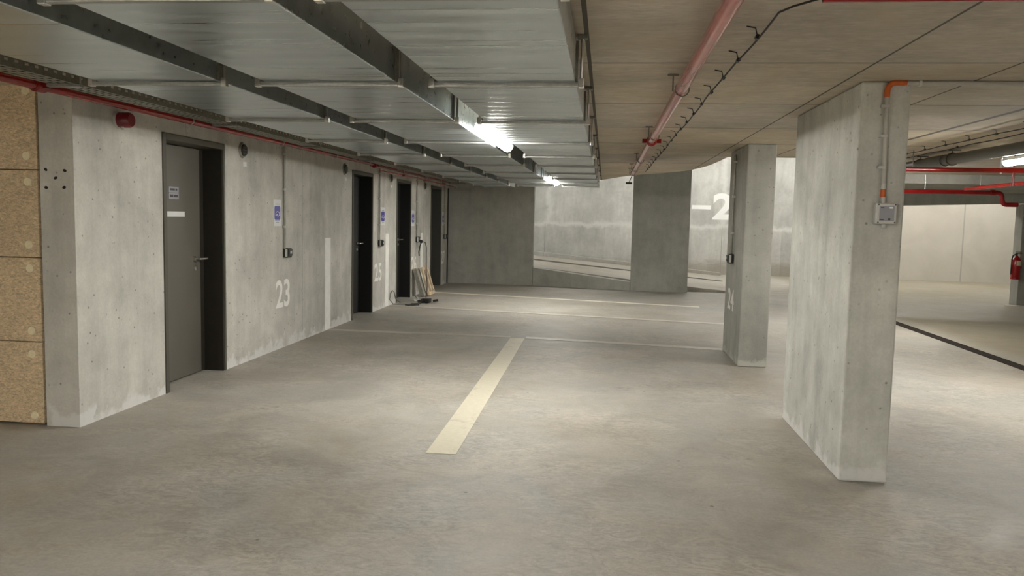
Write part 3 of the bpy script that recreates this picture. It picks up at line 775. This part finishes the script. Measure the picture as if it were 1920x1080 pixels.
MB().tube([(1.40, 0, 0), (1.46, 0, 0)], .044, 20).build('coupling', 'darkred', r, smooth=True)
for x in (.45, 1.25): MB().tube([(x, 0, .02), (x, 0, .264)], .005, 6).build('hanger_rod', 'zinc', r)
r = empty('sprinkler_pipe', (5.35, 12.90, 2.085), 'red branch pipe slanting toward the camera from the lower red pipe', 'pipe')
MB().tube([(0, -.10, 0), (.10, -2.2, .02), (.2, -5, .02)], .026, 20).build('pipe', 'red', r, smooth=True)
MB().tube([(.05, -1.4, .03), (.05, -1.4, .224)], .005, 6).build('hanger_rod', 'zinc', r)

# drain channel in the floor
r = empty('drain_channel', (4.55, 0, 0), 'dark narrow drainage channel in the floor of the right bay', 'drain')
MB().box(-.062, .062, -3, 17, .0008, .004).build('grate', 'drain', r)
for sx in (-1, 1): MB().box(sx*.070-.008, sx*.070+.008, -3, 17, .0008, .006).build('edge_rail', 'drain', r)

# fire extinguisher hung on the right column
r = empty('fire_extinguisher', (8.03, 16.72, .53), 'red fire extinguisher hung on the column at the right edge', 'fire extinguisher')
prof = [(.0, .070), (.015, .082), (.36, .082), (.40, .066), (.43, .035), (.45, .028)]
MB().tube([(0, 0, z) for z, _ in prof], [q for _, q in prof], 28).build('cylinder', 'cyl', r, smooth=True)
MB().tube([(0, 0, -.012), (0, 0, .02)], [.086, .086], 28).build('base_ring', 'cyl', r, smooth=True)
MB().tube([(0, 0, .45), (0, 0, .49)], .020, 12).box(-.02, .095, -.012, .012, .485, .497).box(-.02, .085, -.012, .012, .515, .526).build('valve', 'black', r)
MB().tube([(-.02, 0, .48), (-.075, -.02, .45), (-.097, -.03, .38), (-.098, -.03, .15), (-.095, -.03, .08)], .012, 10).build('hose', 'rubber', r, smooth=True)
lp = [(.0845*math.cos(a), .0845*math.sin(a)) for a in [(-1.9+.16*i) for i in range(9)]]
bm = bmesh.new(); vs = [[bm.verts.new((x, y, z)) for x, y in lp] for z in (.26, .355)]
for i in range(len(lp)-1): bm.faces.new((vs[0][i], vs[0][i+1], vs[1][i+1], vs[1][i]))
m_ = MB(); m_.bm = bm; m_.build('label_sticker', 'disc', r)
MB().box(.07, .099, -.02, .12, .2, .24).build('wall_bracket', 'black', r)

# ------------------------------------------------------------------ leaning frames and cables by number 26
def lean(name, y0, y1, xb, h, label, kind, off=0):
    tilt = math.atan2(xb, h)
    r = empty(name, (XW+xb+off, y0, 0.004), label, 'frame'); r.rotation_euler.y = -tilt
    L = y1-y0; H = math.hypot(xb, h)-.02
    if kind == 'board':
        MB().box(-.085, -.015, 0, L, 0.02, H-.0).build('panel', 'greyboard', r, bevel=.003)
        MB().box(-.086, -.014, 0, L, H+.001, H+.016).build('top_edge', 'wood', r, bevel=.003)
    else:
        for y in (0, L*.48, L-.07): MB().box(-.035, .0, y, y+.07, 0.02, H).build('stile', 'wood', r, bevel=.003)
        for z in (.02, H-.06): MB().box(-.033, -.003, .07, L-.07, z, z+.06).build('rail', 'wood', r, bevel=.003)
    return r
lean('leaning_board', 14.50, 14.74, .17, .54, 'grey board leaning on the left wall below number 26, behind the wooden frame', 'board', .095)
lean('wooden_frame', 14.64, 15.14, .17, .56, 'raw pine frame leaning against a grey board by the third door', 'frame', .155)

r = empty('extension_cable', (XW, 14.85, 1.0), 'black cable hanging from the socket above 26 down to a plug cluster', 'cable')
MB().box(.074, .12, -.03, .03, -.01, .05).build('plug', 'black', r, bevel=.008)
pts = [(.12, 0, .02), (.16, .05, .0), (.17, .12, -.1), (.16, .16, -.3), (.20, .0, -.55), (.30, -.35, -.8), (.40, -.9, -.97), (.45, -1.15, -.99)]
MB().tube(pts, .007, 8).build('cable', 'rubber', r, smooth=True)
MB().tube([(.09, .0, -.01), (.085, -.08, -.08), (.08, -.12, -.17), (.08, -.10, -.25)], .012, 8).build('hanging_plug', 'rubber', r, smooth=True)
r = empty('socket_cluster', (-3.03, 13.55, 0.004), 'black multiple socket with plugs lying on the floor in front of the frames', 'socket')
MB().box(-.09, .06, -.09, .10, 0, .07).build('socket_block', 'black', r, bevel=.012)
for x, y, a in ((-.13, -.15, .4), (.03, -.2, -.6), (.1, .02, .2)):
    MB().tube([(x, y, .03), (x+.09*math.cos(a), y+.09*math.sin(a), .045)], .022, 10).build('plug', 'black', r, smooth=True)
MB().tube([(-.18, .1, .05), (-.30, .35, .10)], .018, 10).build('pale_plug', 'greyplastic', r, smooth=True)
MB().tube([(-.12, -.1, .035), (-.19, -.18, .05)], .018, 10).build('pale_plug', 'greyplastic', r, smooth=True)
r = empty('cable_loop', (XW, 13.0, 0.008), 'grey green cable looping up the wall from the floor beside the 25 stripe', 'cable')
pts = [(.30, .25, 0), (.18, .1, 0), (.07, -.05, .02), (.03, -.12, .10), (.03, -.08, .19), (.03, .05, .235), (.03, .16, .20), (.04, .22, .08), (.10, .3, .01)]
MB().tube(pts, .008, 8).build('cable', 'darkzinc', r, smooth=True)
MB().tube([(.30, .25, 0), (.45, .28, 0), (.40, .15, 0), (.25, .05, 0), (.33, -.02, 0), (.47, .12, 0)], .008, 8).build('cable', 'rubber', r, smooth=True)
